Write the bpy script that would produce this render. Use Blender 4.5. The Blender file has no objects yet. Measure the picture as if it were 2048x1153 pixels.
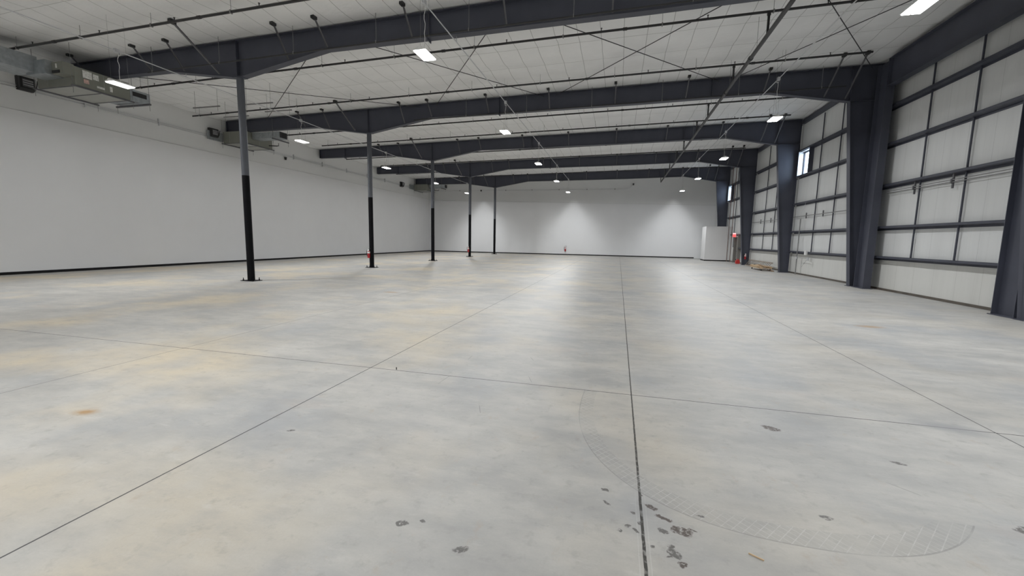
import bpy, math, random
from mathutils import Vector, Matrix
random.seed(7)
S = bpy.context.scene
COL = S.collection

# ------------------------------------------------------------------ camera, world, exposure
FPX = 832.02; YAW = -0.2467; PITCH = 0.1184; ROLL = -0.0182; CAMZ = 1.680
cy, sy, cp, sp = math.cos(YAW), math.sin(YAW), math.cos(PITCH), math.sin(PITCH)
fw = Vector((sy*cp, cy*cp, -sp)); rt = Vector((cy, -sy, 0)); dn = fw.cross(rt)
cr, sr = math.cos(ROLL), math.sin(ROLL)
R_ = cr*rt + sr*dn; D_ = -sr*rt + cr*dn
camd = bpy.data.cameras.new('camera'); cam = bpy.data.objects.new('camera', camd); COL.objects.link(cam)
camd.sensor_fit = 'HORIZONTAL'; camd.sensor_width = 36.0; camd.lens = FPX/2048*36.0
camd.clip_start = 0.05; camd.clip_end = 300
cam.matrix_world = Matrix(((R_.x, -D_.x, -fw.x, 0), (R_.y, -D_.y, -fw.y, 0), (R_.z, -D_.z, -fw.z, CAMZ), (0, 0, 0, 1)))
S.camera = cam

W = bpy.data.worlds.new('sky'); S.world = W; W.use_nodes = True
wb = W.node_tree.nodes['Background']; wb.inputs[0].default_value = (0.72, 0.86, 1.0, 1); wb.inputs[1].default_value = 9.0
LAMP_W = 12.7
IES_ROT = 0.0; IES_A, IES_B, IES_LOW = 22.0, 62.0, .24
LAMP_C = (0.965, 0.985, 1.0)
S.view_settings.view_transform = 'Standard'; S.view_settings.look = 'None'
S.view_settings.gamma = 1.0; S.view_settings.use_curve_mapping = False
S.view_settings.exposure = 0.0
S.cycles.max_bounces = 7; S.cycles.diffuse_bounces = 5; S.cycles.glossy_bounces = 4
S.cycles.caustics_reflective = False; S.cycles.caustics_refractive = False
S.cycles.sample_clamp_indirect = 6.0

# ------------------------------------------------------------------ layout (metres)
XL, XR, YB, YN = -21.9, 9.745, 45.97, -14.0          # left wall, right wall, far wall, wall behind the camera
FY = [12.164 + 7.62*k for k in range(5)]              # the five rafter frames
XC = -12.755                                          # pipe column line
def ztop(x): return 8.36 + 0.0195*x                   # top of the rafters
def zceil(x): return ztop(x) + 0.045
ORD = ['nearest', 'second', 'third', 'fourth', 'fifth', 'sixth', 'seventh', 'eighth', 'ninth', 'tenth', 'eleventh', 'twelfth']

# ------------------------------------------------------------------ helpers
class MB:
    def __init__(s): s.v = []; s.f = []; s.sm = []
    def add(s, vs, fs, smooth=False):
        o = len(s.v); s.v += [tuple(v) for v in vs]
        for f in fs: s.f.append([i+o for i in f]); s.sm.append(smooth)
        return s
    def box(s, x0, x1, y0, y1, z0, z1):
        vs = [(x, y, z) for z in (z0, z1) for y in (y0, y1) for x in (x0, x1)]
        return s.add(vs, [(0,2,3,1), (4,5,7,6), (0,1,5,4), (2,6,7,3), (0,4,6,2), (1,3,7,5)])
    def bar(s, p0, p1, w, h, up=(0,0,1)):
        p0, p1 = Vector(p0), Vector(p1); d = (p1-p0).normalized(); u = Vector(up)
        a = d.cross(u)
        if a.length < 1e-5: a = d.cross(Vector((1,0,0)))
        a.normalize(); b = a.cross(d).normalized()
        vs = [p + a*sx*w/2 + b*sz*h/2 for p in (p0, p1) for sx, sz in ((-1,-1),(1,-1),(1,1),(-1,1))]
        return s.add(vs, [(0,1,2,3), (7,6,5,4), (0,4,5,1), (1,5,6,2), (2,6,7,3), (3,7,4,0)])
    def tube(s, pts, r, n=10, caps=True):
        pts = [Vector(p) for p in pts]; rs = r if isinstance(r, (list, tuple)) else [r]*len(pts)
        vs = []; prev = None
        for i, p in enumerate(pts):
            if i == 0: d = pts[1]-p
            elif i == len(pts)-1: d = p-pts[i-1]
            else: d = (pts[i+1]-p).normalized() + (p-pts[i-1]).normalized()
            if d.length < 1e-9: d = prev or Vector((0,0,1))
            d.normalize(); prev = d
            u = Vector((0,0,1)) if abs(d.z) < .95 else Vector((1,0,0))
            a = d.cross(u).normalized(); b = a.cross(d)
            for k in range(n):
                t = 2*math.pi*k/n; vs.append(p + rs[i]*(math.cos(t)*a + math.sin(t)*b))
        fs = []
        for i in range(len(pts)-1):
            for k in range(n):
                k2 = (k+1) % n; fs.append((i*n+k, i*n+k2, (i+1)*n+k2, (i+1)*n+k))
        s.add(vs, fs, True)
        if caps:
            m = len(pts)-1
            s.add(vs[:n], [tuple(range(n))[::-1]]); s.add(vs[m*n:], [tuple(range(n))])
        return s
    def prism(s, poly, axis, c0, c1):
        # poly: 2-D points; axis 'y': (x,z), 'x': (y,z), 'z': (x,y)
        def P(a, b, c): return (a, c, b) if axis == 'y' else ((c, a, b) if axis == 'x' else (a, b, c))
        n = len(poly); vs = [P(a, b, c0) for a, b in poly] + [P(a, b, c1) for a, b in poly]
        fs = [tuple(range(n)), tuple(range(2*n-1, n-1, -1))] + [(i, i+n, (i+1) % n+n, (i+1) % n) for i in range(n)]
        return s.add(vs, fs)
    def strip(s, line, t, y0, y1):
        # plate of thickness t following an (x,z) line
        L = line; up = []
        for i, (x, z) in enumerate(L):
            a = Vector(L[max(i-1, 0)]); b = Vector(L[min(i+1, len(L)-1)]); d = (b-a).normalized()
            up.append((x - d.y*t, z + d.x*t))
        for i in range(len(L)-1): s.prism([L[i], L[i+1], up[i+1], up[i]], 'y', y0, y1)
        return s
    def build(s, name, mat, parent=None, bevel=0):
        off = Vector((0,0,0)); p = parent
        while p is not None: off += p.location; p = p.parent
        me = bpy.data.meshes.new(name)
        me.from_pydata([Vector(v)-off for v in s.v], [], s.f); me.update()
        import bmesh
        bm = bmesh.new(); bm.from_mesh(me); bmesh.ops.recalc_face_normals(bm, faces=bm.faces); bm.to_mesh(me); bm.free()
        for p_, q in zip(me.polygons, s.sm): p_.use_smooth = q
        if mat: me.materials.append(mat)
        o = bpy.data.objects.new(name, me); COL.objects.link(o)
        if parent: o.parent = parent
        if bevel:
            b = o.modifiers.new('bevel', 'BEVEL'); b.width = bevel; b.segments = 2; b.limit_method = 'ANGLE'
        return o

def thing(name, loc, label, cat, group=None):
    o = bpy.data.objects.new(name, None); COL.objects.link(o); o.location = loc; o.empty_display_size = .2
    return tag(o, label, cat, group)
def tag(o, label, cat, group=None, kind=None):
    o['label'] = label; o['category'] = cat
    if group: o['group'] = group
    if kind: o['kind'] = kind
    return o
def struct(o, label, cat): return tag(o, label, cat, kind='structure')

# ------------------------------------------------------------------ materials
class NT:
    def __init__(s, name):
        s.m = bpy.data.materials.new(name); s.m.use_nodes = True; s.t = s.m.node_tree; s.n = s.t.nodes; s.l = s.t.links
        s.b = s.n['Principled BSDF']
    def node(s, typ, **kw):
        x = s.n.new(typ)
        for k, v in kw.items(): setattr(x, k, v)
        return x
    def put(s, sock, v):
        if isinstance(v, bpy.types.NodeSocket): s.l.new(v, sock)
        else: sock.default_value = v
    def math(s, op, a, b=None, c=None, clamp=False):
        x = s.node('ShaderNodeMath', operation=op, use_clamp=clamp); s.put(x.inputs[0], a)
        if b is not None: s.put(x.inputs[1], b)
        if c is not None: s.put(x.inputs[2], c)
        return x.outputs[0]
    def mix(s, f, a, b, typ='MIX'):
        x = s.node('ShaderNodeMix', data_type='RGBA', blend_type=typ); s.put(x.inputs[0], f)
        for i, v in ((6, a), (7, b)):
            if isinstance(v, tuple) and len(v) == 3: v = v + (1,)
            s.put(x.inputs[i], v)
        return x.outputs[2]
    def coord(s): return s.node('ShaderNodeTexCoord').outputs['Object']
    def noise(s, vec, scale, detail=4, rough=.55, stretch=None):
        if stretch:
            mp = s.node('ShaderNodeMapping'); s.put(mp.inputs[0], vec); mp.inputs['Scale'].default_value = stretch; vec = mp.outputs[0]
        x = s.node('ShaderNodeTexNoise'); s.put(x.inputs['Vector'], vec); x.inputs['Scale'].default_value = scale
        x.inputs['Detail'].default_value = detail; x.inputs['Roughness'].default_value = rough
        return x.outputs[0]
    def ramp(s, f, lo, hi):
        x = s.node('ShaderNodeMapRange', clamp=True); s.put(x.inputs[0], f); x.inputs[1].default_value = lo; x.inputs[2].default_value = hi
        return x.outputs[0]
    def bump(s, h, strength=.2, dist=.01):
        x = s.node('ShaderNodeBump'); s.put(x.inputs['Height'], h); x.inputs['Strength'].default_value = strength; x.inputs['Distance'].default_value = dist
        s.l.new(x.outputs[0], s.b.inputs['Normal'])

def simple(name, col, rough=.5, metal=0, var=.12, scale=6, spec=.5, emit=None):
    t = NT(name); c = t.coord(); n = t.noise(c, scale, 4)
    k = t.ramp(n, .3, .7)
    t.put(t.b.inputs['Base Color'], t.mix(k, tuple(x*(1-var) for x in col), tuple(min(1, x*(1+var)) for x in col)))
    t.b.inputs['Roughness'].default_value = rough; t.b.inputs['Metallic'].default_value = metal
    t.b.inputs['Specular IOR Level'].default_value = spec
    if emit: t.b.inputs['Emission Color'].default_value = tuple(emit[:3]) + (1,); t.b.inputs['Emission Strength'].default_value = emit[3]
    return t.m

M = {}
M['steel'] = simple('dark_painted_steel', (.057, .061, .083), .50, var=.10, scale=1.5)
M['steel2'] = simple('grey_painted_steel', (.085, .091, .107), .5, var=.08, scale=3)
M['wrap'] = simple('black_column_paint', (.004, .004, .0055), .5, var=.2, scale=4, spec=.12)
M['brace'] = simple('brace_steel', (.12, .12, .13), .5, var=.15, scale=4)
M['black'] = simple('black_plastic', (.018, .018, .019), .45, var=.2)
M['pipe'] = simple('black_sprinkler_pipe', (.022, .022, .024), .45, var=.2, scale=5)
M['mainp'] = simple('dark_main_pipe', (.045, .045, .048), .45, var=.2, scale=3)
M['galv'] = simple('galvanised_steel', (.42, .45, .47), .38, metal=.75, var=.16, scale=7)
M['conduit'] = simple('light_metal_conduit', (.62, .63, .65), .35, metal=.5, var=.06)
M['wire'] = simple('white_cord', (.75, .75, .74), .5, var=.05)
M['thin'] = simple('grey_threaded_rod', (.25, .25, .25), .5, metal=.3, var=.1)
M['rod'] = simple('dark_bracing_rod', (.05, .05, .055), .5, metal=.3, var=.1)
M['unit'] = simple('olive_grey_sheet_metal', (.22, .225, .195), .5, var=.05, scale=2)
M['unit_pan'] = simple('unit_underside', (.36, .365, .34), .5, var=.06, scale=2)
M['sticker'] = simple('paper_sticker', (.72, .72, .70), .6, var=.25, scale=26)
M['stickr'] = simple('red_white_sticker', (.62, .42, .38), .6, var=.3, scale=30)
M['white'] = simple('white_plastic', (.75, .75, .74), .4, var=.04)
M['red'] = simple('red_enamel', (.42, .022, .03), .28, var=.1)
M['redpl'] = simple('red_plastic', (.55, .035, .03), .4, var=.12)
M['wood'] = simple('pale_pine', (.55, .40, .25), .65, var=.22, scale=9)
M['wood2'] = simple('worn_plywood', (.30, .19, .11), .7, var=.3, scale=7)
M['fibre'] = simple('weathered_ladder', (.23, .19, .15), .6, var=.3, scale=8)
M['rubber'] = simple('black_rubber', (.02, .02, .02), .6)
M['chrome'] = simple('bright_metal', (.6, .6, .6), .25, metal=1, var=.05)
M['door'] = simple('grey_door_paint', (.20, .19, .175), .5, var=.06)
M['rust'] = simple('brown_primer_pipe', (.16, .10, .085), .55, var=.2)
M['led'] = simple('led_lens', (.9, .9, .9), .4, var=.0, emit=(1, .985, .96, 14))
M['exit'] = simple('lit_red_sign', (.6, .05, .05), .4, var=.0, emit=(1, .16, .16, .9))
M['lampw'] = simple('emergency_lamp_lens', (.8, .6, .6), .3, var=.0, emit=(1, .45, .45, 1.2))

def glass():
    t = NT('window_glass'); out = t.n['Material Output']; t.n.remove(t.b)
    a = t.node('ShaderNodeBsdfTransparent'); a.inputs[0].default_value = (.96, .98, 1, 1)
    b = t.node('ShaderNodeBsdfGlossy'); b.inputs['Roughness'].default_value = .02
    m = t.node('ShaderNodeMixShader'); m.inputs[0].default_value = .06
    t.l.new(a.outputs[0], m.inputs[1]); t.l.new(b.outputs[0], m.inputs[2]); t.l.new(m.outputs[0], out.inputs[0])
    return t.m
M['glass'] = glass()

def wall_mat(name, col, vert=None, axis=1):
    t = NT(name); c = t.coord(); n = t.noise(c, .8, 5); n2 = t.noise(c, 30, 3)
    k = t.ramp(n, .25, .75)
    out = t.mix(k, tuple(x*.965 for x in col), col)
    if vert:
        s = t.node('ShaderNodeSeparateXYZ'); t.put(s.inputs[0], c)
        p = s.outputs[axis]
        for period, off, w, dark in vert:
            q = t.math('PINGPONG', t.math('ADD', p, off), period/2)
            ln = t.math('LESS_THAN', q, w)
            out = t.mix(t.math('MULTIPLY', ln, dark), out, tuple(x*.45 for x in col))
        st = t.noise(c, 1.0, 4, .6, stretch=(1, 3.0, .22))
        out = t.mix(t.math('MULTIPLY', t.ramp(st, .45, .75), .16), out, tuple(x*.62 for x in col))
    t.put(t.b.inputs['Base Color'], out); t.b.inputs['Roughness'].default_value = .62
    t.b.inputs['Specular IOR Level'].default_value = .25
    t.bump(n2, .08, .004)
    return t.m
M['wall'] = wall_mat('painted_drywall', (.77, .775, .785))
M['wall_up'] = wall_mat('upper_wall_liner', (.74, .745, .745))  # weaker light above the seam painted in as a slightly darker wall colour
M['liner'] = wall_mat('white_wall_insulation', (.70, .71, .71), vert=[(.92, .2, .006, .35), (.31, .05, .003, .14)], axis=1)
M['liner_low'] = wall_mat('cream_wall_liner', (.66, .66, .635), vert=[(.92, .5, .006, .35), (.31, .1, .003, .1)], axis=1)
M['boxwall'] = wall_mat('closet_drywall', (.70, .70, .70))
M['seam'] = simple('grey_seam_trim', (.46, .46, .46), .6, var=.05)
M['base'] = simple('black_vinyl_base', (.006, .006, .007), .5, var=.2, spec=.25)
M['basew'] = simple('brown_sill_angle', (.10, .085, .07), .6, var=.25, scale=3)

def ceil_mat():
    t = NT('white_roof_insulation'); c = t.coord(); s = t.node('ShaderNodeSeparateXYZ'); t.put(s.inputs[0], c)
    x, y = s.outputs[0], s.outputs[1]
    base = (.88, .885, .885)
    k = t.ramp(t.noise(c, 1.1, 4), .3, .7)
    out = t.mix(k, tuple(v*.94 for v in base), base)
    wob = t.math('MULTIPLY', t.math('SUBTRACT', t.noise(c, 1.7, 2), .5), .035)
    q = t.math('PINGPONG', t.math('ADD', t.math('ADD', x, 3.06+73.3), wob), .733/2)
    l1 = t.math('LESS_THAN', q, .010)
    out = t.mix(t.math('MULTIPLY', l1, .62), out, (.25, .25, .245))
    q2 = t.math('PINGPONG', t.math('ADD', t.math('ADD', y, 76.2-12.164), t.math('MULTIPLY', wob, .7)), 1.524/2)
    l2 = t.math('LESS_THAN', q2, .012)
    out = t.mix(t.math('MULTIPLY', l2, .5), out, (.28, .28, .27))
    t.put(t.b.inputs['Base Color'], out); t.b.inputs['Roughness'].default_value = .45; t.b.inputs['Specular IOR Level'].default_value = .35
    t.bump(t.noise(c, 3.2, 4, .6, stretch=(1, 1.8, 1)), .35, .03)
    return t.m
M['ceil'] = ceil_mat()

def floor_mat():
    t = NT('polished_concrete'); c = t.coord(); s = t.node('ShaderNodeSeparateXYZ'); t.put(s.inputs[0], c)
    x, y = s.outputs[0], s.outputs[1]
    n1 = t.noise(c, .42, 4, .55); n2 = t.noise(c, 1.3, 6, .62, stretch=(.7, 1.3, 1)); n3 = t.noise(c, 9, 6, .65); n4 = t.noise(c, .7, 3, .5, stretch=(1.1, .8, 1))
    n5 = t.noise(c, 70, 3, .6)
    g = t.mix(t.ramp(n2, .32, .68), (.345, .347, .345), (.49, .484, .468))
    cream = t.ramp(n1, .48, .66)
    xl = t.math('MULTIPLY_ADD', t.ramp(x, 3.0, -6.0), .75, .25)           # floor colour grows warmer towards the left
    g = t.mix(t.math('MULTIPLY', t.math('MULTIPLY', cream, xl), .9), g, (.57, .505, .395))
    blue = t.ramp(n4, .52, .70)
    g = t.mix(t.math('MULTIPLY', blue, .6), g, (.315, .335, .365))
    pink = t.ramp(t.noise(c, .9, 4, .6, stretch=(.6, 1.2, 1.7)), .60, .72)
    g = t.mix(t.math('MULTIPLY', pink, .30), g, (.52, .45, .40))
    n6 = t.noise(c, 3.6, 7, .68, stretch=(.75, 1.5, 1)); n7 = t.noise(c, 5.0, 6, .7, stretch=(1.2, .8, 5))
    g = t.mix(t.math('MULTIPLY', t.ramp(n6, .50, .72), .42), g, (.31, .31, .315))
    g = t.mix(t.math('MULTIPLY', t.ramp(n6, .48, .30), .35), g, (.54, .525, .49))
    g = t.mix(t.math('MULTIPLY', t.ramp(n7, .60, .74), .45), g, (.40, .325, .255))
    dirt = t.ramp(n3, .56, .74)
    g = t.mix(t.math('MULTIPLY', dirt, .42), g, (.25, .245, .235))
    light = t.ramp(t.noise(c, 5.5, 6, .7, stretch=(.5, 1.4, 3)), .60, .80)
    g = t.mix(t.math('MULTIPLY', light, .5), g, (.60, .60, .59))
    g = t.mix(t.math('MULTIPLY', t.ramp(n5, .35, .8), .14), g, (.30, .295, .285))
    g = t.mix(t.math('MULTIPLY_ADD', xl, .85, .05), g, t.mix(1.0, g, (1.02, .992, .95), 'MULTIPLY'))
    wob = t.math('MULTIPLY', t.math('SUBTRACT', n3, .5), .006)
    def line(coord, at, w, amt, col=(.055, .055, .055), g=None):
        d = t.math('ABSOLUTE', t.math('ADD', t.math('SUBTRACT', coord, at), wob))
        return t.mix(t.math('MULTIPLY', t.math('LESS_THAN', d, w), amt), g, col)
    for at, w, amt in ((-6.092, .0052, .8), (-3.005, .0062, .95), (3.412, .0058, .92), (-9.2, .004, .35), (XC, .004, .3), (6.6, .004, .12)):
        g = line(x, at, w, amt, g=g)
    for at, w, amt in ((4.586, .0062, .95), (8.327, .004, .5), (12.164, .004, .35), (15.97, .004, .15), (19.784, .004, .3), (27.404, .004, .3), (35.024, .004, .3)):
        g = line(y, at, w, amt, g=g)
    # the wide joint beside the camera, its filler broken out near the viewer
    d = t.math('ABSOLUTE', t.math('ADD', t.math('SUBTRACT', x, .216), t.math('MULTIPLY', wob, 1.3)))
    near = t.ramp(y, 5.0, 2.0)
    wj = t.math('MULTIPLY_ADD', near, .0035, .0058)
    brk = t.math('SUBTRACT', 1.0, t.math('MULTIPLY', t.math('MULTIPLY', t.ramp(t.noise(c, 14, 3, .6), .5, .62), near), .6))
    g = t.mix(t.math('MULTIPLY', t.math('LESS_THAN', d, wj), t.math('MULTIPLY', brk, .93)), g, (.035, .034, .03))
    side = t.math('MULTIPLY', t.math('LESS_THAN', t.math('ABSOLUTE', t.math('SUBTRACT', d, .030)), .003), t.ramp(y, 3.0, 2.0))
    g = t.mix(t.math('MULTIPLY', side, .3), g, (.62, .62, .60))
    # tyre track: a curved band with a lattice tread
    u = t.math('DIVIDE', t.math('ABSOLUTE', t.math('SUBTRACT', x, 1.10)), 1.40)
    v = t.math('DIVIDE', t.math('ABSOLUTE', t.math('SUBTRACT', y, 4.22)), 1.74)
    f = t.math('POWER', t.math('ADD', t.math('POWER', u, 2.35), t.math('POWER', v, 2.35)), 1/2.35)
    lim = t.math('LESS_THAN', y, t.math('SUBTRACT', 4.58, t.math('MULTIPLY', t.math('GREATER_THAN', x, 1.1), 1.62)))
    fade = t.math('MULTIPLY', lim, t.ramp(t.noise(c, 2.2, 3), .25, .5))
    band = t.math('MULTIPLY', t.math('MULTIPLY', t.math('GREATER_THAN', f, .905), t.math('LESS_THAN', f, 1.0)), fade)
    g = t.mix(t.math('MULTIPLY', band, .24), g, (.24, .24, .235))
    a1 = t.math('PINGPONG', t.math('ADD', t.math('ADD', x, y), 50), .030); a2 = t.math('PINGPONG', t.math('ADD', t.math('SUBTRACT', x, t.math('MULTIPLY', y, .8)), 50), .033)
    lat = t.math('MAXIMUM', t.math('LESS_THAN', a1, .0032), t.math('LESS_THAN', a2, .0032))
    g = t.mix(t.math('MULTIPLY', t.math('MULTIPLY', lat, band), t.math('MULTIPLY', t.ramp(n3, .3, .6), .45)), g, (.62, .615, .60))
    edge = t.math('MULTIPLY', t.math('LESS_THAN', t.math('ABSOLUTE', t.math('SUBTRACT', f, 1.0)), .0028), fade)
    g = t.mix(t.math('MULTIPLY', edge, .36), g, (.15, .15, .145))
    # dried mud, rust and oil spots
    spots = [(.28,2.61,.035,.016,-.5,0),(.345,2.52,.045,.014,-.3,0),(.435,2.425,.05,.03,-.2,0),(.50,2.45,.02,.008,-.3,0),(-.01,2.72,.02,.014,0,1),(.0,2.58,.022,.010,-.6,1),
             (.17,2.52,.014,.011,0,1),(.13,2.39,.014,.011,0,1),(.18,2.36,.018,.009,-.6,1),(.09,2.33,.011,.010,0,1),(.335,2.40,.026,.014,-.3,1),(.37,2.23,.035,.022,-.7,1),(.405,2.16,.018,.018,0,0),
             (.36,2.28,.018,.012,.5,1),(.265,2.25,.012,.011,0,1),(.35,2.20,.02,.008,0,1),(.225,2.72,.008,.006,0,1),(.205,2.43,.010,.014,0,1),(.57,2.60,.014,.008,0,1),
             (1.43,4.10,.06,.035,-.5,0),(2.19,3.70,.04,.018,-.3,1),(1.33,2.80,.03,.02,0,1),(-1.16,2.05,.03,.02,.4,1),(-.75,1.95,.035,.018,.4,1),(-1.05,2.1,.015,.012,.4,1),
             (3.05,4.6,.25,.10,-.3,3),(2.5,3.0,.10,.03,.2,1),(-4.74,2.63,.10,.055,.15,2),(-4.74,2.63,.05,.03,.5,2),(5.13,10.03,.22,.11,0,2),(-6.6,11.2,.2,.1,0,2),(-2.66,2.85,.03,.012,.4,1)]
    cols = [(.085, .068, .06), (.12, .115, .11), (.36, .21, .08), (.27, .275, .29)]
    warp = t.node('ShaderNodeVectorMath', operation='SCALE'); tn = t.node('ShaderNodeTexNoise'); t.put(tn.inputs['Vector'], c); tn.inputs['Scale'].default_value = 26; tn.inputs['Detail'].default_value = 4
    tn2 = t.node('ShaderNodeVectorMath', operation='SUBTRACT'); t.put(tn2.inputs[0], tn.outputs[1]); tn2.inputs[1].default_value = (.5, .5, .5)
    t.put(warp.inputs[0], tn2.outputs[0]); warp.inputs[3].default_value = .05
    pw = t.node('ShaderNodeVectorMath', operation='ADD'); t.put(pw.inputs[0], c); t.put(pw.inputs[1], warp.outputs[0])
    speck = t.ramp(t.noise(c, 45, 3, .7), .36, .50)
    for px, py, ra, rb, ang, ci in spots:
        mp = t.node('ShaderNodeMapping', vector_type='TEXTURE'); t.put(mp.inputs[0], pw.outputs[0])
        mp.inputs['Location'].default_value = (px, py, 0); mp.inputs['Rotation'].default_value = (0, 0, ang); mp.inputs['Scale'].default_value = (ra*1.3, rb*1.35, 100)
        ln = t.node('ShaderNodeVectorMath', operation='LENGTH'); t.put(ln.inputs[0], mp.outputs[0])
        soft = (.35, 1.2) if ci >= 2 else (.85, 1.05)
        mk = t.ramp(ln.outputs['Value'], soft[1], soft[0])
        g = t.mix(t.math('MULTIPLY', t.math('MULTIPLY', mk, speck if ci < 2 else 1.0), .9 if ci < 2 else .6), g, cols[ci])
    # short scrapes
    for px, py, ang, L in ((-1.93,4.45,1.5,.16),(-.95,4.75,-1.2,.12),(-1.25,3.75,-1.2,.10),(-1.95,5.4,1.6,.10),(-1.1,5.6,-1.1,.09),(2.0,3.3,-.75,.10)):
        mp = t.node('ShaderNodeMapping', vector_type='TEXTURE'); t.put(mp.inputs[0], c)
        mp.inputs['Location'].default_value = (px, py, 0); mp.inputs['Rotation'].default_value = (0, 0, ang); mp.inputs['Scale'].default_value = (L, .0045, 100)
        ln = t.node('ShaderNodeVectorMath', operation='LENGTH'); t.put(ln.inputs[0], mp.outputs[0])
        g = t.mix(t.math('MULTIPLY', t.math('LESS_THAN', ln.outputs['Value'], 1.0), .5), g, (.16, .16, .155))
    t.put(t.b.inputs['Base Color'], g)
    t.put(t.b.inputs['Roughness'], t.math('MULTIPLY_ADD', n2, .20, .38)); t.b.inputs['Specular IOR Level'].default_value = .20
    t.bump(t.noise(c, 22, 4, .6), .05, .004)
    return t.m
M['floor'] = floor_mat()

# ------------------------------------------------------------------ room shell
def plane_struct(name, mb, mat, label, cat='wall'): return struct(mb.build(name, mat), label, cat)
plane_struct('floor', MB().box(XL-.3, XR+.3, YN-.3, YB+.3, -.2, 0), M['floor'], 'bare grey concrete floor with saw-cut joints', 'floor')
# ceiling: fabric-faced insulation sagging a little between its straps
mb = MB(); nx, ny = 130, 300
for j in range(ny+1):
    for i in range(nx+1):
        x = XL-.1 + (XR-XL+.2)*i/nx; y = YN-.1 + (YB-YN+.2)*j/ny
        sag = .060*abs(math.sin(math.pi*(y-12.164+.05*math.sin(x*1.9)+.04*math.sin(x*.7+y))/1.524)) + .010*abs(math.sin(math.pi*(x+3.06)/.733))
        sag += .008*math.sin(x*2.9+y*1.3)*math.sin(y*3.7)
        mb.v.append((x, y, zceil(x) + .035 - sag))
for j in range(ny):
    for i in range(nx):
        a = j*(nx+1)+i; mb.f.append([a, a+nx+1, a+nx+2, a+1]); mb.sm.append(True)
cl = mb.build('ceiling', M['ceil'])
struct(cl, 'white fabric-faced roof insulation with strap lines', 'ceiling')
sd = cl.modifiers.new('solid', 'SOLIDIFY'); sd.thickness = .2; sd.offset = -1
if cl.data.polygons[0].normal.z > 0: cl.data.flip_normals()

SZ = 6.10
wl = MB().box(XL-.3, XL-.02, YN, YB+.3, 0, 8.3)
plane_struct('wall_left', wl, M['wall_up'], 'long white wall on the left, upper liner above the seam')
lo = MB().box(XL-.02, XL, YN, YB, 0, SZ).build('drywall_panel', M['wall'], bpy.data.objects['wall_left'])
wbk = MB().box(XL-.3, XR+.3, YB+.02, YB+.3, 0, 9)
plane_struct('wall_back', wbk, M['wall_up'], 'white far end wall with a faint sloping seam')
MB().prism([(XL, 0), (9.3, 0), (9.3, 5.35), (XL, 5.995)], 'y', YB, YB+.02).build('drywall_panel', M['wall'], bpy.data.objects['wall_back'])
MB().box(XL-.015, XL+.004, YN, YB, SZ-.008, SZ+.004).build('seam_trim', M['seam'], bpy.data.objects['wall_left'])
MB().bar((XL, YB-.003, 5.995), (9.3, YB-.003, 5.35), .012, .018, (0, -1, 0)).build('seam_trim', M['seam'], bpy.data.objects['wall_back'])
plane_struct('wall_front', MB().box(XL-.3, XR+.3, YN-.3, YN, 0, 9), M['wall'], 'wall behind the camera')
WIN = [(25.78, 27.08, 5.45, 6.72), (41.35, 42.42, 5.40, 6.72)]
wr = MB(); ys = [YN]
for a, b, z0, z1 in WIN:
    wr.box(XR, XR+.25, ys[-1], a, 1.25, 9); wr.box(XR, XR+.25, a, b, 1.25, z0); wr.box(XR, XR+.25, a, b, z1, 9); ys.append(b)
wr.box(XR, XR+.25, ys[-1], YB+.3, 1.25, 9)
plane_struct('wall_right', wr, M['liner'], 'insulated metal wall on the right behind dark girts')
MB().box(XR-.004, XR+.25, YN, YB+.3, 0, 1.25).build('lower_liner', M['liner_low'], bpy.data.objects['wall_right'])
plane_struct('baseboard_left', MB().box(XL, XL+.012, YN, YB, 0, .105), M['base'], 'black vinyl base along the left wall', 'baseboard')
plane_struct('baseboard_back', MB().box(XL, 7.56, YB-.012, YB, 0, .105), M['base'], 'black vinyl base along the far wall', 'baseboard')
plane_struct('trim_1', MB().box(XR-.05, XR-.004, YN, YB, 0, .075), M['basew'], 'brown sill angle along the foot of the right wall', 'trim')

# windows
for i, (a, b, z0, z1) in enumerate(WIN):
    X0, X1 = XR+.03, XR+.09
    fr = MB(); w = .055
    fr.box(X0, X1, a, b, z0, z0+w); fr.box(X0, X1, a, b, z1-w, z1); fr.box(X0, X1, a, a+w, z0+w, z1-w); fr.box(X0, X1, b-w, b, z0+w, z1-w)
    o = struct(fr.build('window_%d' % (i+1), M['steel']), ['small high window in the right wall, nearer of the two', 'small high window in the right wall by the far corner'][i], 'window')
    MB().box(X0+.025, X0+.031, a+w, b-w, z0+w, z1-w).build('pane', M['glass'], o)
    MB().box(9.53, XR, b, b+.05, z0-.1, z1+.1).build('far_jamb', M['conduit'], o)  # daylight on the far jamb put into its paler metal; near jamb kept dark
    MB().box(9.53, XR, a-.05, a, z0-.1, z1+.1).build('near_jamb', M['steel'], o)
    MB().box(9.60, XR, a, b, z1, z1+.02).build('head_flashing', M['conduit'], o)

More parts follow.
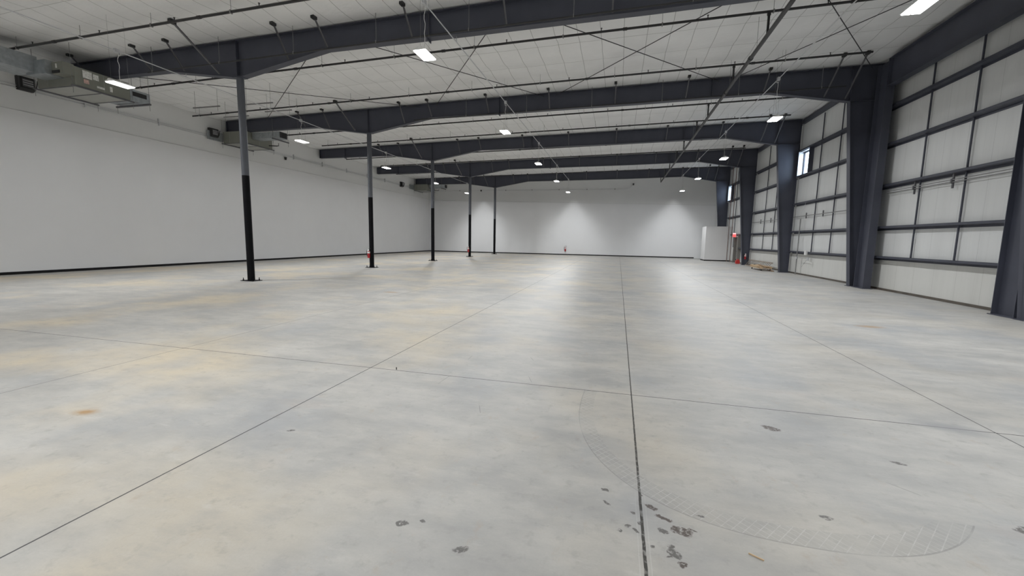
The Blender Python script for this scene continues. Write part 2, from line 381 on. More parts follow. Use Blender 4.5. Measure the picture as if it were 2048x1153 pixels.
# ------------------------------------------------------------------ steel frames
BOT = [(-21.78, 7.35), (-15.9, 7.37), (-12.98, 6.955), (-12.53, 6.955), (-9.25, 7.52), (-5.0, 7.55), (.6, 7.62), (5.68, 7.73), (8.50, 7.235)]
def zbot(x):
    for (a, za), (b, zb) in zip(BOT, BOT[1:]):
        if a <= x <= b: return za + (zb-za)*(x-a)/(b-a)
    return BOT[-1][1]
def colx(z): return 9.18 + (8.50-9.18)*z/7.235
FNAME = ['nearest rafter frame, cut off by the top of the photo', 'second rafter frame, its right knee beside the portal frame', 'third rafter frame, its right column beside the near window',
         'fourth rafter frame, extinguisher hung on its right column', 'farthest rafter frame, last before the end wall']
for k, y in enumerate(FY):
    r = thing('rigid_frame', (XC, y, 0), 'dark steel I-beam ' + FNAME[k], 'steel frame', 'dark steel rafter frames')
    top = [(-21.78, ztop(-21.78)), (9.62, ztop(9.62))]
    MB().prism(BOT + [(8.50, 7.235), (9.62, 7.235), top[1], top[0]][1:], 'y', y-.006, y+.006).build('rafter_web', M['steel'], r)
    MB().strip(BOT, .016, y-.125, y+.125).build('bottom_flange', M['steel'], r)
    MB().strip(top, .016, y-.125, y+.125).build('top_flange', M['steel'], r)
    MB().prism([(colx(0), 0), (9.62, 0), (9.62, 7.235), (8.50, 7.235)], 'y', y-.006, y+.006).build('column_web', M['steel'], r)
    MB().prism([(colx(0), 0), (colx(0)+.016, 0), (8.516, 7.235), (8.50, 7.235)], 'y', y-.125, y+.125).build('inner_flange', M['steel'], r)
    MB().box(9.604, 9.62, y-.125, y+.125, 0, ztop(9.62)).build('outer_flange', M['steel'], r)
    MB().box(8.50, 9.60, y-.12, y+.12, 7.235, 7.25).build('knee_stiffener', M['steel'], r)
    MB().box(8.50, 8.515, y-.12, y+.12, 7.25, ztop(8.5)).build('knee_plate', M['steel'], r)
    MB().box(colx(0)-.06, 9.66, y-.15, y+.15, 0, .02).build('base_plate', M['steel'], r)
    MB().box(XC-.006, XC+.006, y-.12, y+.12, 6.972, ztop(XC)).build('stiffener', M['steel'], r)
    MB().box(-21.78, -21.765, y-.125, y+.125, 7.36, ztop(-21.78)).build('end_plate', M['steel'], r)
    for x in (-5.75, 3.5) + ((-19.65,) if k in (2, 3) else ()):
        lowr = .075 if x < 0 else -.02
        MB().box(x-.012, x+.012, y-.12, y+.12, zbot(x)-lowr, ztop(x)).build('splice_plate', M['steel'], r)
    xs = [-16.5, -15.0, -10.65, -9.17, -6.24, -3.32, -.42, 2.49, 5.45, 7.62, 8.34]
    if k == 0: xs = [-19.5] + xs
    for x in xs:
        for sd_ in ((-1, 1) if x < 7 else (-1,)):
            yt = y + sd_*(.70 if x < 7 else 1.36); zt = zceil(x)-.03
            xb = x - .03
            b = MB().bar((x, yt, zt-.03), (xb, y+sd_*.10, zbot(xb)+.06), (.058 if x < 7 else .07), .006, (1, 0, 0)).bar((x+.02, yt, zt-.03), (xb+.02, y+sd_*.10, zbot(xb)+.06), .006, .045, (1, 0, 0)).build('flange_brace', M['brace'], r)
            MB().box(x-.05, x+.06, yt-.10, yt+.06, zt-.075, zt+.03).build('purlin_clip', M['black'], b)
    # the long haunch brace
    b = MB().bar((-13.55, y-1.55, zceil(-13.5)-.06), (-13.5, y-.10, zbot(-13.5)+.08), .05, .05).build('flange_brace', M['brace'], r)
    MB().box(-13.61, -13.49, y-1.66, y-1.48, zceil(-13.5)-.11, zceil(-13.5)).build('purlin_clip', M['black'], b)

CNAME = ['nearest, standing alone before the long left wall', 'second, red extinguisher hung on its left side', 'third, between two columns with extinguishers', 'fourth, small dark red extinguisher on it', 'farthest, close to the end wall']
for k, y in enumerate(FY):
    r = thing('pipe_column', (XC, y, 0), 'round steel column, black below and grey above, ' + CNAME[k], 'column', 'round columns under the rafters')
    MB().tube([(XC, y, 3.70), (XC, y, 6.94)], .115, 24).build('shaft', M['steel2'], r)
    MB().tube([(XC, y, .02), (XC, y, 3.70)], .117, 24).build('black_lower_shaft', M['wrap'], r)
    MB().box(XC-.28, XC+.28, y-.2, y+.2, 0, .02).build('base_plate', M['wrap'], r)
    for sx in (-1, 1):
        for s2 in (-1, 1):
            px, py = XC+sx*.215, y+s2*.13
            MB().tube([(px, py, .02), (px, py, .05)], .026, 6).tube([(px, py, .05), (px, py, .115)], .013, 8).build('anchor_bolt', M['wrap'], r)
    MB().box(XC-.2, XC+.2, y-.13, y+.13, 6.94, 6.955).build('cap_plate', M['steel'], r)

# portal frame in the first wall bay
pr = thing('portal_frame', (9.32, 15.9, 0), 'dark steel portal frame against the right wall between the two nearest tapered columns', 'steel frame')
for (ya, yb), s in (((12.40, 13.02), 1), ((18.75, 19.40), -1)):
    c = MB().box(9.313, 9.327, ya, yb, 0, 8.40).build('column_web', M['steel'], pr)
    for yy in (ya, yb): MB().box(9.19, 9.45, yy-.008, yy+.008, 0, 8.40).build('column_flange', M['steel'], pr)
    MB().box(9.15, 9.5, ya-.05, yb+.05, 0, .02).build('base_plate', M['steel'], pr)
MB().box(9.313, 9.327, 13.03, 18.74, 7.45, 8.38).build('beam_web', M['steel'], pr)
for z in (7.44, 8.39): MB().box(9.19, 9.45, 13.03, 18.74, z-.008, z+.008).build('beam_flange', M['steel'], pr)

# ------------------------------------------------------------------ right wall girts, straps, eave struts
BAY = ['the wall bay with the portal frame', 'the wall bay with the near window', 'the wall bay behind the wooden dolly', 'the wall bay with the exit sign']
GZ = [1.20, 2.31, 3.86, 5.37, 6.76]
GORD = ['lowest', 'second', 'third', 'fourth', 'topmost']
DOOR = (37.95, 39.0)
for k in range(4):
    ya, yb = FY[k]+.13, FY[k+1]-.13
    for g, z in enumerate(GZ):
        m = MB(); a_, b_ = ya, yb
        segs = [(a_, b_)]
        if k == 3 and g == 0: segs = [(a_, DOOR[0]-.16)]
        if k == 3: segs = [(s0, min(s1, 40.6) if z < 3.2 else s1) for s0, s1 in segs]
        for s0, s1 in segs:
            m.box(9.53, XR-.006, s0, s1, z-.004, z+.004).box(9.53, 9.54, s0, s1, z, z+.075).box(XR-.016, XR-.006, s0, s1, z-.075, z)
            m.box(9.53, 9.55, s0, s1, z+.068, z+.075)
        o = m.build('wall_girt', M['steel'])
        tag(o, 'dark steel girt, %s of five, in %s' % (GORD[g], BAY[k]), 'girt', 'horizontal girts on the right wall')
    zt = ztop(9.6)
    if k:
        o = MB().box(9.626, XR-.006, ya, yb, zt-.26, zt-.255).box(9.626, 9.632, ya, yb, zt-.255, zt-.02).box(9.632, XR-.006, ya, yb, zt-.025, zt-.02).build('eave_strut', M['steel'])
        tag(o, 'dark eave strut under the ceiling edge in ' + BAY[k], 'eave strut', 'eave struts on the right wall')
    for j, dy in enumerate((3.05, 4.95)):
        yy = FY[k]+dy
        if k == 3 and j == 0: continue
        m = MB()
        zs = [z+.08 for z in GZ] + [zt-.27 if k else 8.3]
        for z0, z1 in zip(zs, zs[1:]): m.box(9.66, 9.70, yy-.018, yy+.018, z0-.01, z1-.085)
        o = m.build('girt_strap', M['steel'])
        tag(o, 'thin upright strap between girts, %s one in %s' % (('nearer', 'farther')[j], BAY[k]), 'strap', 'upright straps between girts')

# conduit runs on the right wall
def conduit_run(name, pts, r, mat, label, cat, group=None):
    o = MB().tube(pts, r, 8).build(name, mat); return tag(o, label, cat, group)
t = thing('wall_conduit', (9.60, 15.9, 3.63), 'pair of thin grey conduits across the wall bay with the portal frame', 'conduit', 'conduits on the right wall')
for z in (3.60, 3.67): MB().tube([(9.61, 13.1, z), (9.61, 18.7, z)], .014, 8).build('conduit_tube', M['thin'], t)
for yy in (15.62, 17.3): MB().box(9.625, 9.665, yy-.025, yy+.025, 3.42, 3.86).box(9.585, 9.63, yy-.03, yy+.03, 3.57, 3.70).build('strut_clamp', M['brace'], t)
t = thing('wall_conduit', (9.60, 23.5, 3.17), 'thin grey conduit across the wall bay with the near window', 'conduit', 'conduits on the right wall')
MB().tube([(9.61, 20.0, 3.17), (9.61, 27.2, 3.17)], .018, 8).build('conduit_tube', M['thin'], t)
for yy in (23.75, 25.65): MB().box(9.625, 9.665, yy-.025, yy+.025, 3.03, 3.33).build('strut_clamp', M['brace'], t)
t = thing('wall_conduit', (9.60, 31.0, 3.17), 'thin grey conduit across the wall bay behind the wooden dolly', 'conduit', 'conduits on the right wall')
MB().tube([(9.61, 27.6, 3.17), (9.61, 34.85, 3.17)], .018, 8).build('conduit_tube', M['thin'], t)
for yy in (31.0, 33.0): MB().box(9.625, 9.665, yy-.025, yy+.025, 3.03, 3.33).build('strut_clamp', M['brace'], t)
t = thing('conduit_riser', (9.50, 25.95, 0), 'grey upright conduit from floor to third girt under the near window', 'conduit')
MB().tube([(9.505, 25.95, 0), (9.505, 25.95, 3.02)], .026, 10).build('riser_tube', M['thin'], t)
MB().tube([(9.505, 25.95, 3.02), (9.505, 25.95, 3.3), (9.505, 25.6, 3.6), (9.505, 25.5, 3.85)], .008, 8).build('flexible_tail', M['conduit'], t)
MB().box(9.47, 9.54, 25.90, 26.0, .86, .98).build('junction_box', M['conduit'], t)
MB().tube([(9.505, 25.92, .93), (9.505, 24.6, .93)], .010, 8).tube([(9.505, 24.6, .93), (9.505, 25.25, .45)], .006, 6).tube([(9.505, 25.25, .0), (9.505, 25.25, .93)], .006, 6).build('side_conduit', M['thin'], t)
MB().box(9.47, 9.54, 24.50, 24.62, .82, 1.0).build('junction_box', M['conduit'], t)
o = MB().box(9.43, 9.53, 24.72, 24.9, 1.10, 1.33).build('outlet_box', M['white'], bevel=.01); tag(o, 'small white outlet box on the lowest girt under the near window', 'outlet box')

# ------------------------------------------------------------------ ceiling services
BR = [FY[0]-2.08, FY[0]+1.62, FY[0]+5.28, FY[1]+2.10, FY[1]+5.05, FY[2]+1.95, FY[2]+5.25, FY[3]+1.95, FY[3]+5.25, FY[4]+1.70]
BX = [(-20.0, 9.0), (-20.0, 9.0), (-21.4, 8.05), (-20.0, 8.6), (-19.6, 8.2), (-21.0, 8.2), (-20.0, 8.2), (-21.0, 8.2), (-19.6, 8.2), (-18.5, 8.2)]
for i, (y, (xa, xb)) in enumerate(zip(BR, BX)):
    zz = lambda x: zceil(x)-.38
    r = thing('sprinkler_branch', (0, y, zz(0)), 'black sprinkler branch pipe across the hall, %s from the camera' % ORD[i], 'sprinkler pipe', 'sprinkler branch pipes')
    MB().tube([(xa, y, zz(xa)), (xb, y, zz(xb))], .036 if i < 5 else .033, 8).build('pipe', M['pipe'], r)
    x = xa+.45
    while x < xb:
        MB().tube([(x, y, zz(x)+.02), (x, y, zceil(x))], .006, 5).box(x-.018, x+.018, y-.04, y+.04, zz(x)-.045, zz(x)+.045).build('hanger', M['thin'], r)
        x += 2.93
    x = xa+1.2
    while x < xb:
        MB().tube([(x, y, zz(x)), (x, y, zz(x)+.10)], .014, 6).tube([(x, y, zz(x)+.10), (x, y, zz(x)+.105)], .03, 8).build('sprinkler_head', M['pipe'], r)
        x += 3.0
    x = xa+2.2
    while x < xb:
        MB().tube([(x-.06, y, zz(x-.06)), (x+.06, y, zz(x+.06))], .048, 8).build('coupling', M['pipe'], r); x += 5.9
XM, ZM = 3.80, 7.50
r = thing('sprinkler_main', (XM, 25, ZM), 'thick dark sprinkler main running the length of the hall under the rafters', 'sprinkler pipe')
MB().tube([(XM, 2.0, ZM), (XM, BR[-1], ZM)], .058, 12).build('main_pipe', M['mainp'], r)
for y in BR: MB().tube([(XM-.02, y, ZM), (XM-.02, y, zceil(XM)-.38)], .034, 8).tube([(XM-.02, y, zceil(XM)-.48), (XM-.02, y, zceil(XM)-.42)], .05, 8).build('riser_nipple', M['pipe'], r)
for y in (7.0, 15.4, 18.6, 23.6, 31.2, 38.8): MB().tube([(XM, y-.06, ZM), (XM, y+.06, ZM)], .075, 12).build('coupling', M['mainp'], r)
for y in (8.5, 14.8, 18.0, 22.5, 26.0, 30.0, 33.6, 38.0, 41.4): MB().tube([(XM, y, ZM+.05), (XM, y, zceil(XM))], .006, 5).build('hanger_rod', M['thin'], r)

for k, xa in ((0, -16.3), (1, -10.0)):
    y = FY[k]-.40; zz = lambda x: zceil(x)-.84
    r = thing('rafter_pipe', (0, y, zz(0)), 'thin dark pipe hung along the lower edge of the %s rafter' % ORD[k], 'sprinkler pipe', 'pipes hung along rafters')
    MB().tube([(xa, y, zz(xa)), (8.2, y, zz(8.2))], .024, 8).build('pipe', M['pipe'], r)
    for i in range(9):
        x = -16.07+2.93*i
        if x > xa: MB().tube([(x, y, zz(x)-.03), (x, y, zceil(x))], .007, 5).tube([(x, y-.03, zz(x)-.02), (x, y-.03, zz(x)+.05)], .012, 6).build('hanger', M['thin'], r)

# roof bracing rods between the two nearest frames
ya, yb = FY[0]+.15, FY[1]-.15
for (xa, xb), lab in (((-9.15, -3.6), 'rising rightward from nearest frame, left of middle light row'), ((-3.55, -8.95), 'rising leftward, crossing behind the nearest middle light'), ((-3.05, 3.72), 'from nearest frame down to the right, centre of the ceiling'),
                      ((3.65, -3.05), 'from nearest frame down to the left, centre of the ceiling'), ((4.15, 9.1), 'from nearest frame toward the right knee, past the main pipe'), ((9.0, 4.1), 'from near right ceiling edge down to the main pipe'),
                      ((-9.6, -19.0), 'from first pipe column back toward the left wall'), ((-20.6, -9.8), 'from left wall across to the second pipe column')):
    o = MB().tube([(xa, ya, zceil(xa)-.17), (xb, yb, zceil(xb)-.17)], .014, 8).build('bracing_rod', M['rod'])
    tag(o, 'thin dark bracing rod ' + lab, 'bracing rod', 'roof bracing rods')

# light rows: the fixtures throw a band of light along the hall, cut off sideways by their side reflectors (IES photometry)
def ies_text():
    vs = [2.5*i for i in range(37)]; hs = [5.0*i for i in range(19)]
    L = ['IESNA:LM-63-2002', 'TILT=NONE', '1 -1 1.0 %d %d 1 2 0 0 0' % (len(vs), len(hs)), '1.0 1.0 1.0', ' '.join('%.1f' % v for v in vs), ' '.join('%.1f' % h for h in hs)]
    for hdeg in hs:
        row = []
        for v in vs:
            th = math.radians(min(v, 89.5)); tx = math.degrees(math.atan(math.tan(th)*abs(math.sin(math.radians(hdeg) + IES_ROT))))
            k = min(1, max(0, (tx-IES_A)/(IES_B-IES_A))); k = k*k*(3-2*k)
            row.append('%.2f' % (1000*(math.cos(th)**.6)*(1-k*(1-IES_LOW)) if v < 89 else 0))
        L.append(' '.join(row))
    t = bpy.data.texts.new('high_bay.ies'); t.write('\n'.join(L)+'\n'); return t
LAMP = bpy.data.lights.new('lamp', 'POINT'); LAMP.energy = LAMP_W; LAMP.color = LAMP_C; LAMP.shadow_soft_size = .12
LAMP.use_nodes = True
lt = LAMP.node_tree; ie = lt.nodes.new('ShaderNodeTexIES'); ie.mode = 'INTERNAL'; ie.ies = ies_text(); ie.inputs['Strength'].default_value = 1.0
lt.links.new(ie.outputs[0], lt.nodes['Emission'].inputs['Strength'])
ROWS = [('left', -15.07, 7.14), ('middle', -4.87, 7.37), ('right', 5.33, 7.58)]
LY = [10.05 + 7.62*k for k in range(-3, 5)]
ZL = 6.15
for rn, X, zc in ROWS:
    r = thing('lighting_conduit', (X, 24, zc), 'light grey conduit under the rafters carrying the %s row of lights' % rn, 'conduit', 'conduits carrying the lights')
    MB().tube([(X, LY[0]-1, zc), (X, FY[4]+.3, zc)], .016, 8).build('conduit_tube', M['conduit'], r)
    for y in LY:
        MB().box(X-.045, X+.045, y-.09, y+.03, zc-.05, zc+.05).build('junction_box', M['conduit'], r)
        MB().tube([(X+.05*math.cos(a*.7), y+.04, zc-.07+.05*math.sin(a*.7)) for a in range(0, 9)], .008, 6).build('cord_loop', M['wire'], r)
    for y in FY: MB().tube([(X, y-.02, zc), (X, y-.02, zbot(X))], .010, 6).build('drop_strap', M['conduit'], r)
    for k, y in enumerate(LY):
        z = ZL + (.02 if rn == 'right' else 0)
        vis = k-3
        if vis >= 0: lab = 'lit white high bay light, %s from the camera in the %s row' % (ORD[vis], rn)
        else: lab = 'lit high bay light behind the camera, %s of the %s row' % (ORD[2-k] if False else ('farthest back', 'middle', 'closest to the camera')[k], rn)
        f = thing('high_bay_light', (X, y, z), lab, 'light', 'high bay lights')
        h = MB().prism([(X-.17, z+.02), (X+.17, z+.02), (X+.15, z+.05), (X+.05, z+.06), (X+.05, z+.10), (X-.05, z+.10), (X-.05, z+.06), (X-.15, z+.05)], 'y', y-.31, y+.31).build('housing', M['white'], f)
        for s_ in (-1, 1): MB().box(X+s_*.085-.072, X+s_*.085+.072, y-.29, y+.29, z, z+.02).build('led_panel', M['led'], f)
        for s_ in (-1, 1): MB().tube([(X-.0, y+s_*.24, z+.06), (X, y+s_*.22, zceil(X))], .0025, 4).build('hanger_wire', M['thin'], f)
        pts = [(X+.015*math.sin(q*1.9+k), y+.015*math.cos(q*1.3), z+.10+(zc-.05-z-.10)*q/10) for q in range(11)]
        MB().tube(pts, .007, 6).build('power_cord', M['wire'], f)
        lo_ = bpy.data.objects.new('lamp', LAMP); COL.objects.link(lo_); lo_.parent = f; lo_.location = (0, 0, -.16)

# ------------------------------------------------------------------ hanging air units by the left wall
def air_unit(body, loc, label, style):
    x0, x1, y0, y1, z0, z1 = body
    r = thing('fan_coil_unit', loc, label, 'air unit', 'hanging air units along the left wall')
    b = MB().box(x0, x1, y0, y1, z0, z1).build('cabinet', M['unit'], r, bevel=.012)
    xm, ym = (x0+x1)/2, (y0+y1)/2
    for a, c in ((y0+.05, ym-.02), (ym+.02, y1-.05)): MB().box(x0+.06, x1-.06, a, c, z0-.008, z0).build('bottom_panel', M['unit_pan'], b)
    MB().box(x1, x1+.006, ym+.0, ym+.012, z0+.03, z1-.03).build('panel_seam', M['unit_pan'], b)
    MB().box(x0+(x1-x0)*.28, x0+(x1-x0)*.28+.012, y0-.006, y0, z0+.03, z1-.03).build('panel_seam', M['unit_pan'], b)
    for yy in (y0+.02, ym-.03, y1-.06): MB().box(x0+.03, x1-.03, yy, yy+.045, z0-.022, z0-.004).build('cross_bar', M['brace'], b)
    for xx in (x0+.0, x1-.0): MB().box(xx-.025, xx+.025, y0-.12, y1+.12, z0-.055, z0-.01).build('support_rail', M['brace'], r)
    for xx in (x0, x1):
        for yy in (y0-.08, y1+.08): MB().tube([(xx, yy, z0-.28), (xx, yy, zceil(xx))], .007, 5).build('threaded_rod', M['thin'], r)
    return r, b
# unit 1
r, b = air_unit((-20.35, -18.47, 10.93, 12.62, 6.70, 7.33), (-19.4, 11.8, 6.65), 'olive-grey hanging air unit nearest the camera, long galvanised duct on its near side', 0)
MB().box(-20.55, -19.55, 4.0, 10.55, 7.02, 7.55).build('supply_duct', M['galv'], r)
MB().box(-19.95, -19.0, 10.45, 10.93, 6.95, 7.40).build('duct_collar', M['galv'], r)
fb = MB().box(-19.0, -18.47, 10.62, 10.93, 6.98, 7.36).build('control_box', M['unit'], r)
MB().box(-18.98, -18.62, 10.605, 10.62, 7.0, 7.09).build('black_cover', M['black'], fb)
MB().box(-18.80, -18.74, 10.608, 10.62, 7.16, 7.30).build('sticker', M['sticker'], fb)
MB().box(-18.46, -18.452, 11.15, 11.42, 7.02, 7.27).build('sticker', M['sticker'], b)
MB().box(-18.46, -18.452, 11.45, 11.62, 7.05, 7.24).build('sticker', M['sticker'], b)
MB().box(-18.46, -18.452, 11.17, 11.32, 6.84, 6.98).build('sticker', M['stickr'], b)
MB().box(-18.46, -18.452, 11.55, 11.78, 6.80, 6.87).build('sticker', M['sticker'], b)
MB().box(-18.46, -18.452, 11.95, 12.03, 6.80, 6.98).build('sticker', M['sticker'], b)
d = MB().box(-19.75, -18.5, 12.64, 13.35, 6.72, 7.16).build('discharge_duct', M['galv'], r)
MB().box(-18.5, -18.485, 12.72, 13.22, 6.92, 7.08).build('grille', M['black'], d)
MB().box(-19.85, -18.05, 13.0, 13.06, 6.62, 6.68).build('support_rail', M['brace'], r)
MB().tube([(-18.1, 13.03, 6.4), (-18.1, 13.03, zceil(-18))], .007, 5).tube([(-19.8, 13.03, 6.4), (-19.8, 13.03, 6.72)], .007, 5).build('threaded_rod', M['thin'], r)
# units 2 and 3
for dy, lab in ((0, 'olive-grey hanging air unit behind the nearest pipe column'), (22.7, 'olive-grey hanging air unit farthest away, near the end wall')):
    r, b = air_unit((-21.75, -20.25, 19.43+dy, 21.30+dy, 6.70, 7.33), (-21, 20.4+dy, 6.65), lab, 1)
    d = MB().box(-20.22, -18.38, 19.86+dy, 20.42+dy, 6.98, 7.32).build('discharge_duct', M['galv'], r)
    MB().box(-18.38, -18.365, 19.88+dy, 20.40+dy, 7.0, 7.31).build('grille', M['black'], d)
    MB().box(-21.87, -21.76, 18.55+dy, 19.42+dy, 6.76, 7.22).build('return_duct', M['galv'], r)
    MB().box(-18.75, -18.69, 19.7+dy, 20.9+dy, 6.90, 6.96).build('support_rail', M['brace'], r)
    for yy in (19.75, 20.85): MB().tube([(-18.72, yy+dy, 6.7), (-18.72, yy+dy, zceil(-18.7))], .007, 5).build('threaded_rod', M['thin'], r)
    MB().tube([(-20.2, 21.0+dy, 6.86), (-19.75, 21.1+dy, 6.84), (-19.62, 21.1+dy, 6.85), (-19.62, 21.1+dy, 6.98)], .03, 8).build('drain_pipe', M['black'], r)

# hanging strut channels awaiting a unit
for (xa, xb, y, lab) in ((-18.98, -17.47, 15.52, 'left of the nearest pipe column, the nearer one'), (-16.18, -14.68, 15.57, 'right of the nearest pipe column, the nearer one'),
                         (-16.12, -14.65, 16.62, 'right of the nearest pipe column, the farther one'), (-18.94, -17.44, 17.0, 'left of the nearest pipe column, the farther one')):
    r = thing('hanging_strut', ((xa+xb)/2, y, 7.3), 'empty strut channel on rods ' + lab, 'strut', 'empty strut channels hung near the left wall')
    MB().box(xa, xb, y-.02, y+.02, 7.28, 7.285).box(xa, xb, y-.02, y-.016, 7.285, 7.325).box(xa, xb, y+.016, y+.02, 7.285, 7.325).build('channel', M['thin'], r)
    for xx in (xa+.12, xb-.12): MB().tube([(xx, y, 7.1), (xx, y, zceil(xx))], .006, 5).build('threaded_rod', M['thin'], r)

# left wall: conduits, black boxes, sensors
r = thing('wall_conduit', (XL+.03, 25, 6.95), 'pair of thin conduits along the top of the left wall', 'conduit')
for z in (6.90, 6.99): MB().tube([(XL+.03, 3, z), (XL+.03, 41.5, z)], .013, 6).build('conduit_tube', M['conduit'], r)
for y in [4.5+2.9*i for i in range(13)]: MB().box(XL-.01, XL+.045, y-.02, y+.02, 6.82, 7.14).build('strut_clamp', M['conduit'], r)
for y, z, lab in ((11.36, 7.10, 'nearest the camera, left of the first air unit'), (18.86, 7.13, 'left of the second air unit'), (39.5, 7.0, 'left of the farthest air unit')):
    r = thing('wall_box', (XL, y, z), 'black box fixture high on left wall, ' + lab, 'wall fixture', 'black boxes high on the left wall')
    b = MB().box(XL-.02, XL+.10, y-.22, y+.22, z-.25, z+.25).prism([(XL+.10, z+.25), (XL+.24, z+.22), (XL+.24, z-.18), (XL+.10, z-.25)], 'y', y-.22, y+.22).build('housing', M['black'], r, bevel=.012)
    MB().box(XL+.24, XL+.252, y-.15, y+.15, z-.12, z+.16).build('face_frame', M['brace'], b)
    for zz in (-.06, .02, .10): MB().bar((XL+.26, y-.14, z+zz), (XL+.26, y+.14, z+zz), .03, .008, (1, 0, .7)).build('louver', M['conduit'], b)
    MB().tube([(XL+.22, y+.24, z-.1), (XL+.28, y+.26, z+.18)], .018, 8).build('bracket_arm', M['black'], r)
for x, y, z, lab in ((XL+.05, 24.05, 6.72, 'small black sensor on the left wall past the second air unit'), (-15.4, YB-.04, 7.02, 'small black sensor on the end wall at the conduit, left part'), (1.25, YB-.04, 7.5, 'small black sensor high on the end wall at the conduit end')):
    o = MB().tube([(x, y, z-.08), (x, y, z+.07)], [.06, .08], 10).box(x-.07, x+.07, y-.045, y+.045, z+.06, z+.10).build('sensor', M['black']); tag(o, lab, 'sensor', 'small black wall sensors')
r = thing('wall_conduit', (-8, YB-.02, 7.05), 'thin conduit across the upper end wall', 'conduit')
MB().tube([(-20.5, YB-.0, 7.05), (.4, YB-.0, 7.05), (.95, YB-.0, 7.15), (1.15, YB-.0, 7.45)], .012, 6).build('conduit_tube', M['conduit'], r)
for x in (-18, -12.5, -9.5, -6.5, -3.5, -.6): MB().box(x-.03, x+.03, YB-.03, YB+.02, 7.0, 7.10).build('strut_clamp', M['brace'], r)

# ------------------------------------------------------------------ floor-level objects
def extinguisher(x, y, z, label, s=1.0, dark=False, back=(0, 1)):
    r = thing('fire_extinguisher', (x, y, z), label, 'fire extinguisher', 'fire extinguishers')
    R = .062*s
    MB().tube([(x, y, z), (x, y, z+.012), (x, y, z+.30*s), (x, y, z+.335*s), (x, y, z+.36*s)], [R*.9, R, R, R*.75, R*.35], 18).build('cylinder', M['red'], r)
    MB().tube([(x, y, z+.22*s), (x, y, z+.30*s)], R*1.012, 18, caps=False).build('label_band', M['sticker'], r)
    MB().tube([(x, y, z+.355*s), (x, y, z+.41*s)], .026*s, 10).build('valve', M['chrome'], r)
    MB().box(x-.035*s, x+.035*s, y-.05, y-.045, z+.33*s, z+.43*s).build('inspection_tag', M['white'], r)
    h = MB().bar((x-.02, y, z+.41*s), (x+.11*s, y-.01, z+.44*s), .018, .012).bar((x-.02, y, z+.425*s), (x+.10*s, y-.01, z+.485*s), .018, .010).build('handle', M['black'], r)
    MB().tube([(x, y-.02, z+.385*s), (x, y-.035, z+.385*s)], .02*s, 10).build('gauge', M['white'], r)
    MB().tube([(x-.015, y, z+.39*s), (x-.07*s, y-.01, z+.40*s), (x-.105*s, y-.01, z+.34*s), (x-.10*s, y-.01, z+.2*s), (x-.085*s, y, z+.08*s)], .012*s, 8).build('hose', M['black'], r)
    MB().box(x-.02, x+.02, y+R-.002, y+R+.03, z+.1*s, z+.36*s).build('wall_bracket', M['brace'], r)
    return r
extinguisher(XC-.055, FY[1]-.19, .52, 'bright red fire extinguisher with white label on the second pipe column', 1.1)
extinguisher(XC-.06, FY[3]-.19, .42, 'dark red fire extinguisher on the fourth pipe column', 1.2)
extinguisher(-5.6, YB-.10, .40, 'lone fire extinguisher on the far end wall', 1.25)
extinguisher(9.36, FY[3]-.10, .44, 'fire extinguisher on the tapered wall column beside the gas can', 1.0)

# closet box in the far right corner
r = thing('closet_box', (8.55, 41.6, 0), 'plain white drywall closet box in the far right corner', 'closet')
MB().box(7.57, 9.735, 40.69, 42.48, 0, 3.06).build('drywall_shell', M['boxwall'], r)
MB().box(7.555, 9.68, 40.675, 40.69, 0, .10).box(7.555, 7.57, 40.69, 42.48, 0, .10).build('black_base', M['base'], r)
MB().box(7.56, 9.735, 40.68, 42.48, 3.06, 3.075).build('top_cap', M['wall_up'], r)

# exit door, sign, riser pipes
dr = struct(MB().box(XR-.05, XR-.006, DOOR[0], DOOR[1], .005, 2.13).build('door_1', M['door']), 'grey exit door in the right wall beside the closet box', 'door')
MB().box(9.50, XR-.006, DOOR[0]-.14, DOOR[0], 0, 2.30).build('jamb_channel', M['door'], dr)
MB().box(9.50, XR-.006, DOOR[1], DOOR[1]+.14, 0, 2.30).build('jamb_channel', M['door'], dr)
MB().box(9.60, XR-.006, DOOR[0], DOOR[1], 2.13, 2.24).build('door_head', M['conduit'], dr)
MB().bar((XR-.10, DOOR[0]+.1, 1.0), (XR-.10, DOOR[1]-.1, 1.0), .05, .05).build('panic_bar', M['chrome'], dr)
r = thing('exit_sign', (9.40, 38.62, 2.30), 'small red lit emergency sign over the exit door', 'exit sign')
MB().box(9.26, 9.52, 38.58, 38.64, 2.14, 2.36).build('sign_panel', M['exit'], r)
MB().box(9.50, 9.54, 38.55, 38.67, 2.2, 2.32).build('mount', M['white'], r)
for xx in (9.32, 9.44): MB().tube([(xx, 38.60, 2.42), (xx, 38.55, 2.42)], .06, 12).build('lamp_head', M['lampw'], r)
for y, x, lab in ((40.45, 9.36, 'brown vertical riser pipe against the closet box'), (39.75, 9.45, 'brown vertical riser pipe beside the exit door')):
    o = MB().tube([(x, y, 0), (x, y, 8.2)], .028, 8).build('riser_pipe', M['rust']); tag(o, lab, 'pipe', 'brown riser pipes')

# gas can
r = thing('gas_can', (9.33, 36.8, 0), 'red plastic gas can on the floor by the right wall', 'gas can')
MB().prism([(9.19, .0), (9.47, .0), (9.48, .03), (9.48, .24), (9.43, .31), (9.36, .33), (9.22, .29), (9.18, .22), (9.18, .03)], 'y', 36.66, 36.94).build('can_body', M['redpl'], r, bevel=.03)
MB().tube([(9.24, 36.8, .29), (9.26, 36.8, .37), (9.36, 36.8, .39), (9.43, 36.8, .31)], .016, 8).build('handle', M['redpl'], r)
MB().tube([(9.21, 36.8, .28), (9.16, 36.8, .36)], .022, 8).build('spout', M['black'], r)

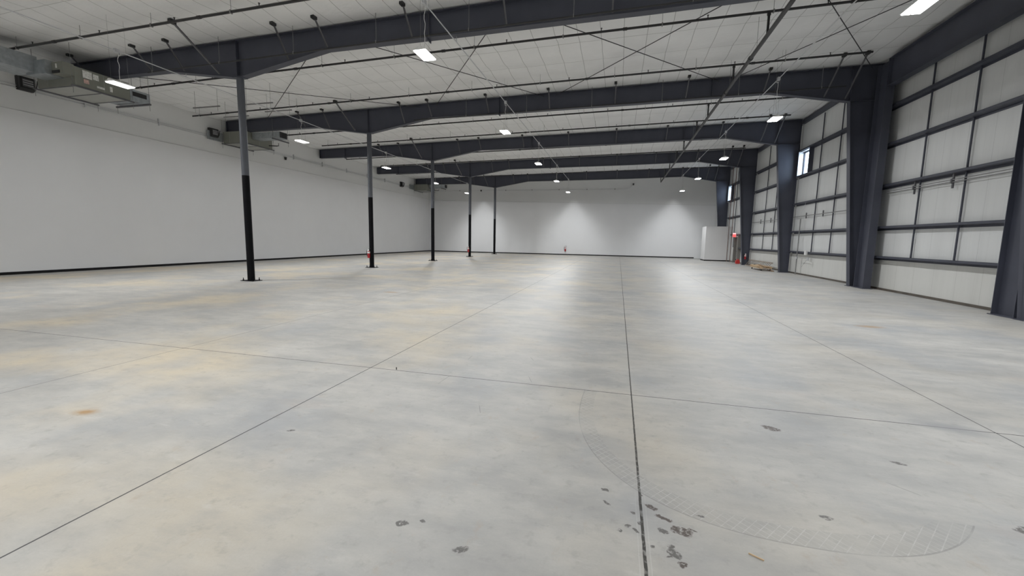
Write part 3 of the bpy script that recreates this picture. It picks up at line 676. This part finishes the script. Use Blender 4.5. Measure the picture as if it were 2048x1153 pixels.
# ladder lying on its side against the wall
r = thing('ladder', (9.35, 31.9, 0), 'long weathered ladder lying on its edge against the right wall', 'ladder')
A, B_ = (9.24, .03), (9.50, .43)
for (x, z) in (A, B_): MB().bar((x, 29.5, z), (x, 34.4, z), .03, .075, (B_[0]-A[0], 0, B_[1]-A[1])).build('rail', M['fibre'], r)
for i in range(16):
    y = 29.68 + i*.305; MB().tube([(A[0], y, A[1]), (B_[0], y, B_[1])], .016, 8).build('rung', M['fibre'], r)

# wooden dolly with boards
r = thing('wooden_dolly', (8.75, 29.1, 0), 'low wooden dolly on casters by the right wall, boards piled on it', 'dolly')
for x in (8.50, 8.98): MB().box(x-.045, x+.045, 28.05, 30.25, .13, .22).build('side_rail', M['wood'], r)
for y in (28.1, 28.8, 29.5, 30.2): MB().box(8.40, 9.08, y-.06, y+.06, .22, .245).build('cross_slat', M['wood'], r)
for x in (8.50, 8.98):
    for y in (28.25, 30.05):
        c = MB().tube([(x-.02, y, .055), (x+.02, y, .055)], .055, 14).build('caster', M['rubber'], r)
        MB().box(x-.035, x+.035, y-.03, y+.03, .105, .13).box(x-.034, x-.026, y-.02, y+.02, .05, .11).box(x+.026, x+.034, y-.02, y+.02, .05, .11).build('caster_fork', M['chrome'], c)
for i, (xa, ya_, xb, yb_, z, w, mt, lab) in enumerate(((8.47, 28.3, 8.60, 30.5, .262, .16, 'wood', 'pale front board lying on the wooden dolly'), (8.75, 27.9, 8.68, 30.1, .262, .14, 'wood2', 'brown board in the middle of the wooden dolly'),
                                           (8.97, 28.2, 8.90, 30.55, .262, .15, 'wood', 'pale rear board lying on the wooden dolly'), (8.56, 28.6, 8.95, 30.2, .298, .13, 'wood2', 'brown board laid askew on top of the dolly load'))):
    o = MB().bar((xa, ya_, z), (xb, yb_, z), w, .032).build('board', M[mt]); tag(o, lab, 'board', 'boards on the dolly')
o = MB().bar((8.98, 27.75, .03), (9.15, 29.0, .03), .12, .05).build('board', M['wood2']); tag(o, 'short brown board on the floor behind the dolly', 'board')

# small bits on the slab near the camera
o = MB().bar((.765, 2.335, .004), (.83, 2.30, .004), .006, .006).build('wood_splinter', M['wood']); tag(o, 'yellow wood splinter on the floor near the bottom edge', 'splinter')
o = MB().tube([(-2.655, 4.612, 0), (-2.655, 4.612, .03)], .006, 8).build('joint_peg', M['black']); tag(o, 'tiny dark peg standing in the floor joint', 'peg')
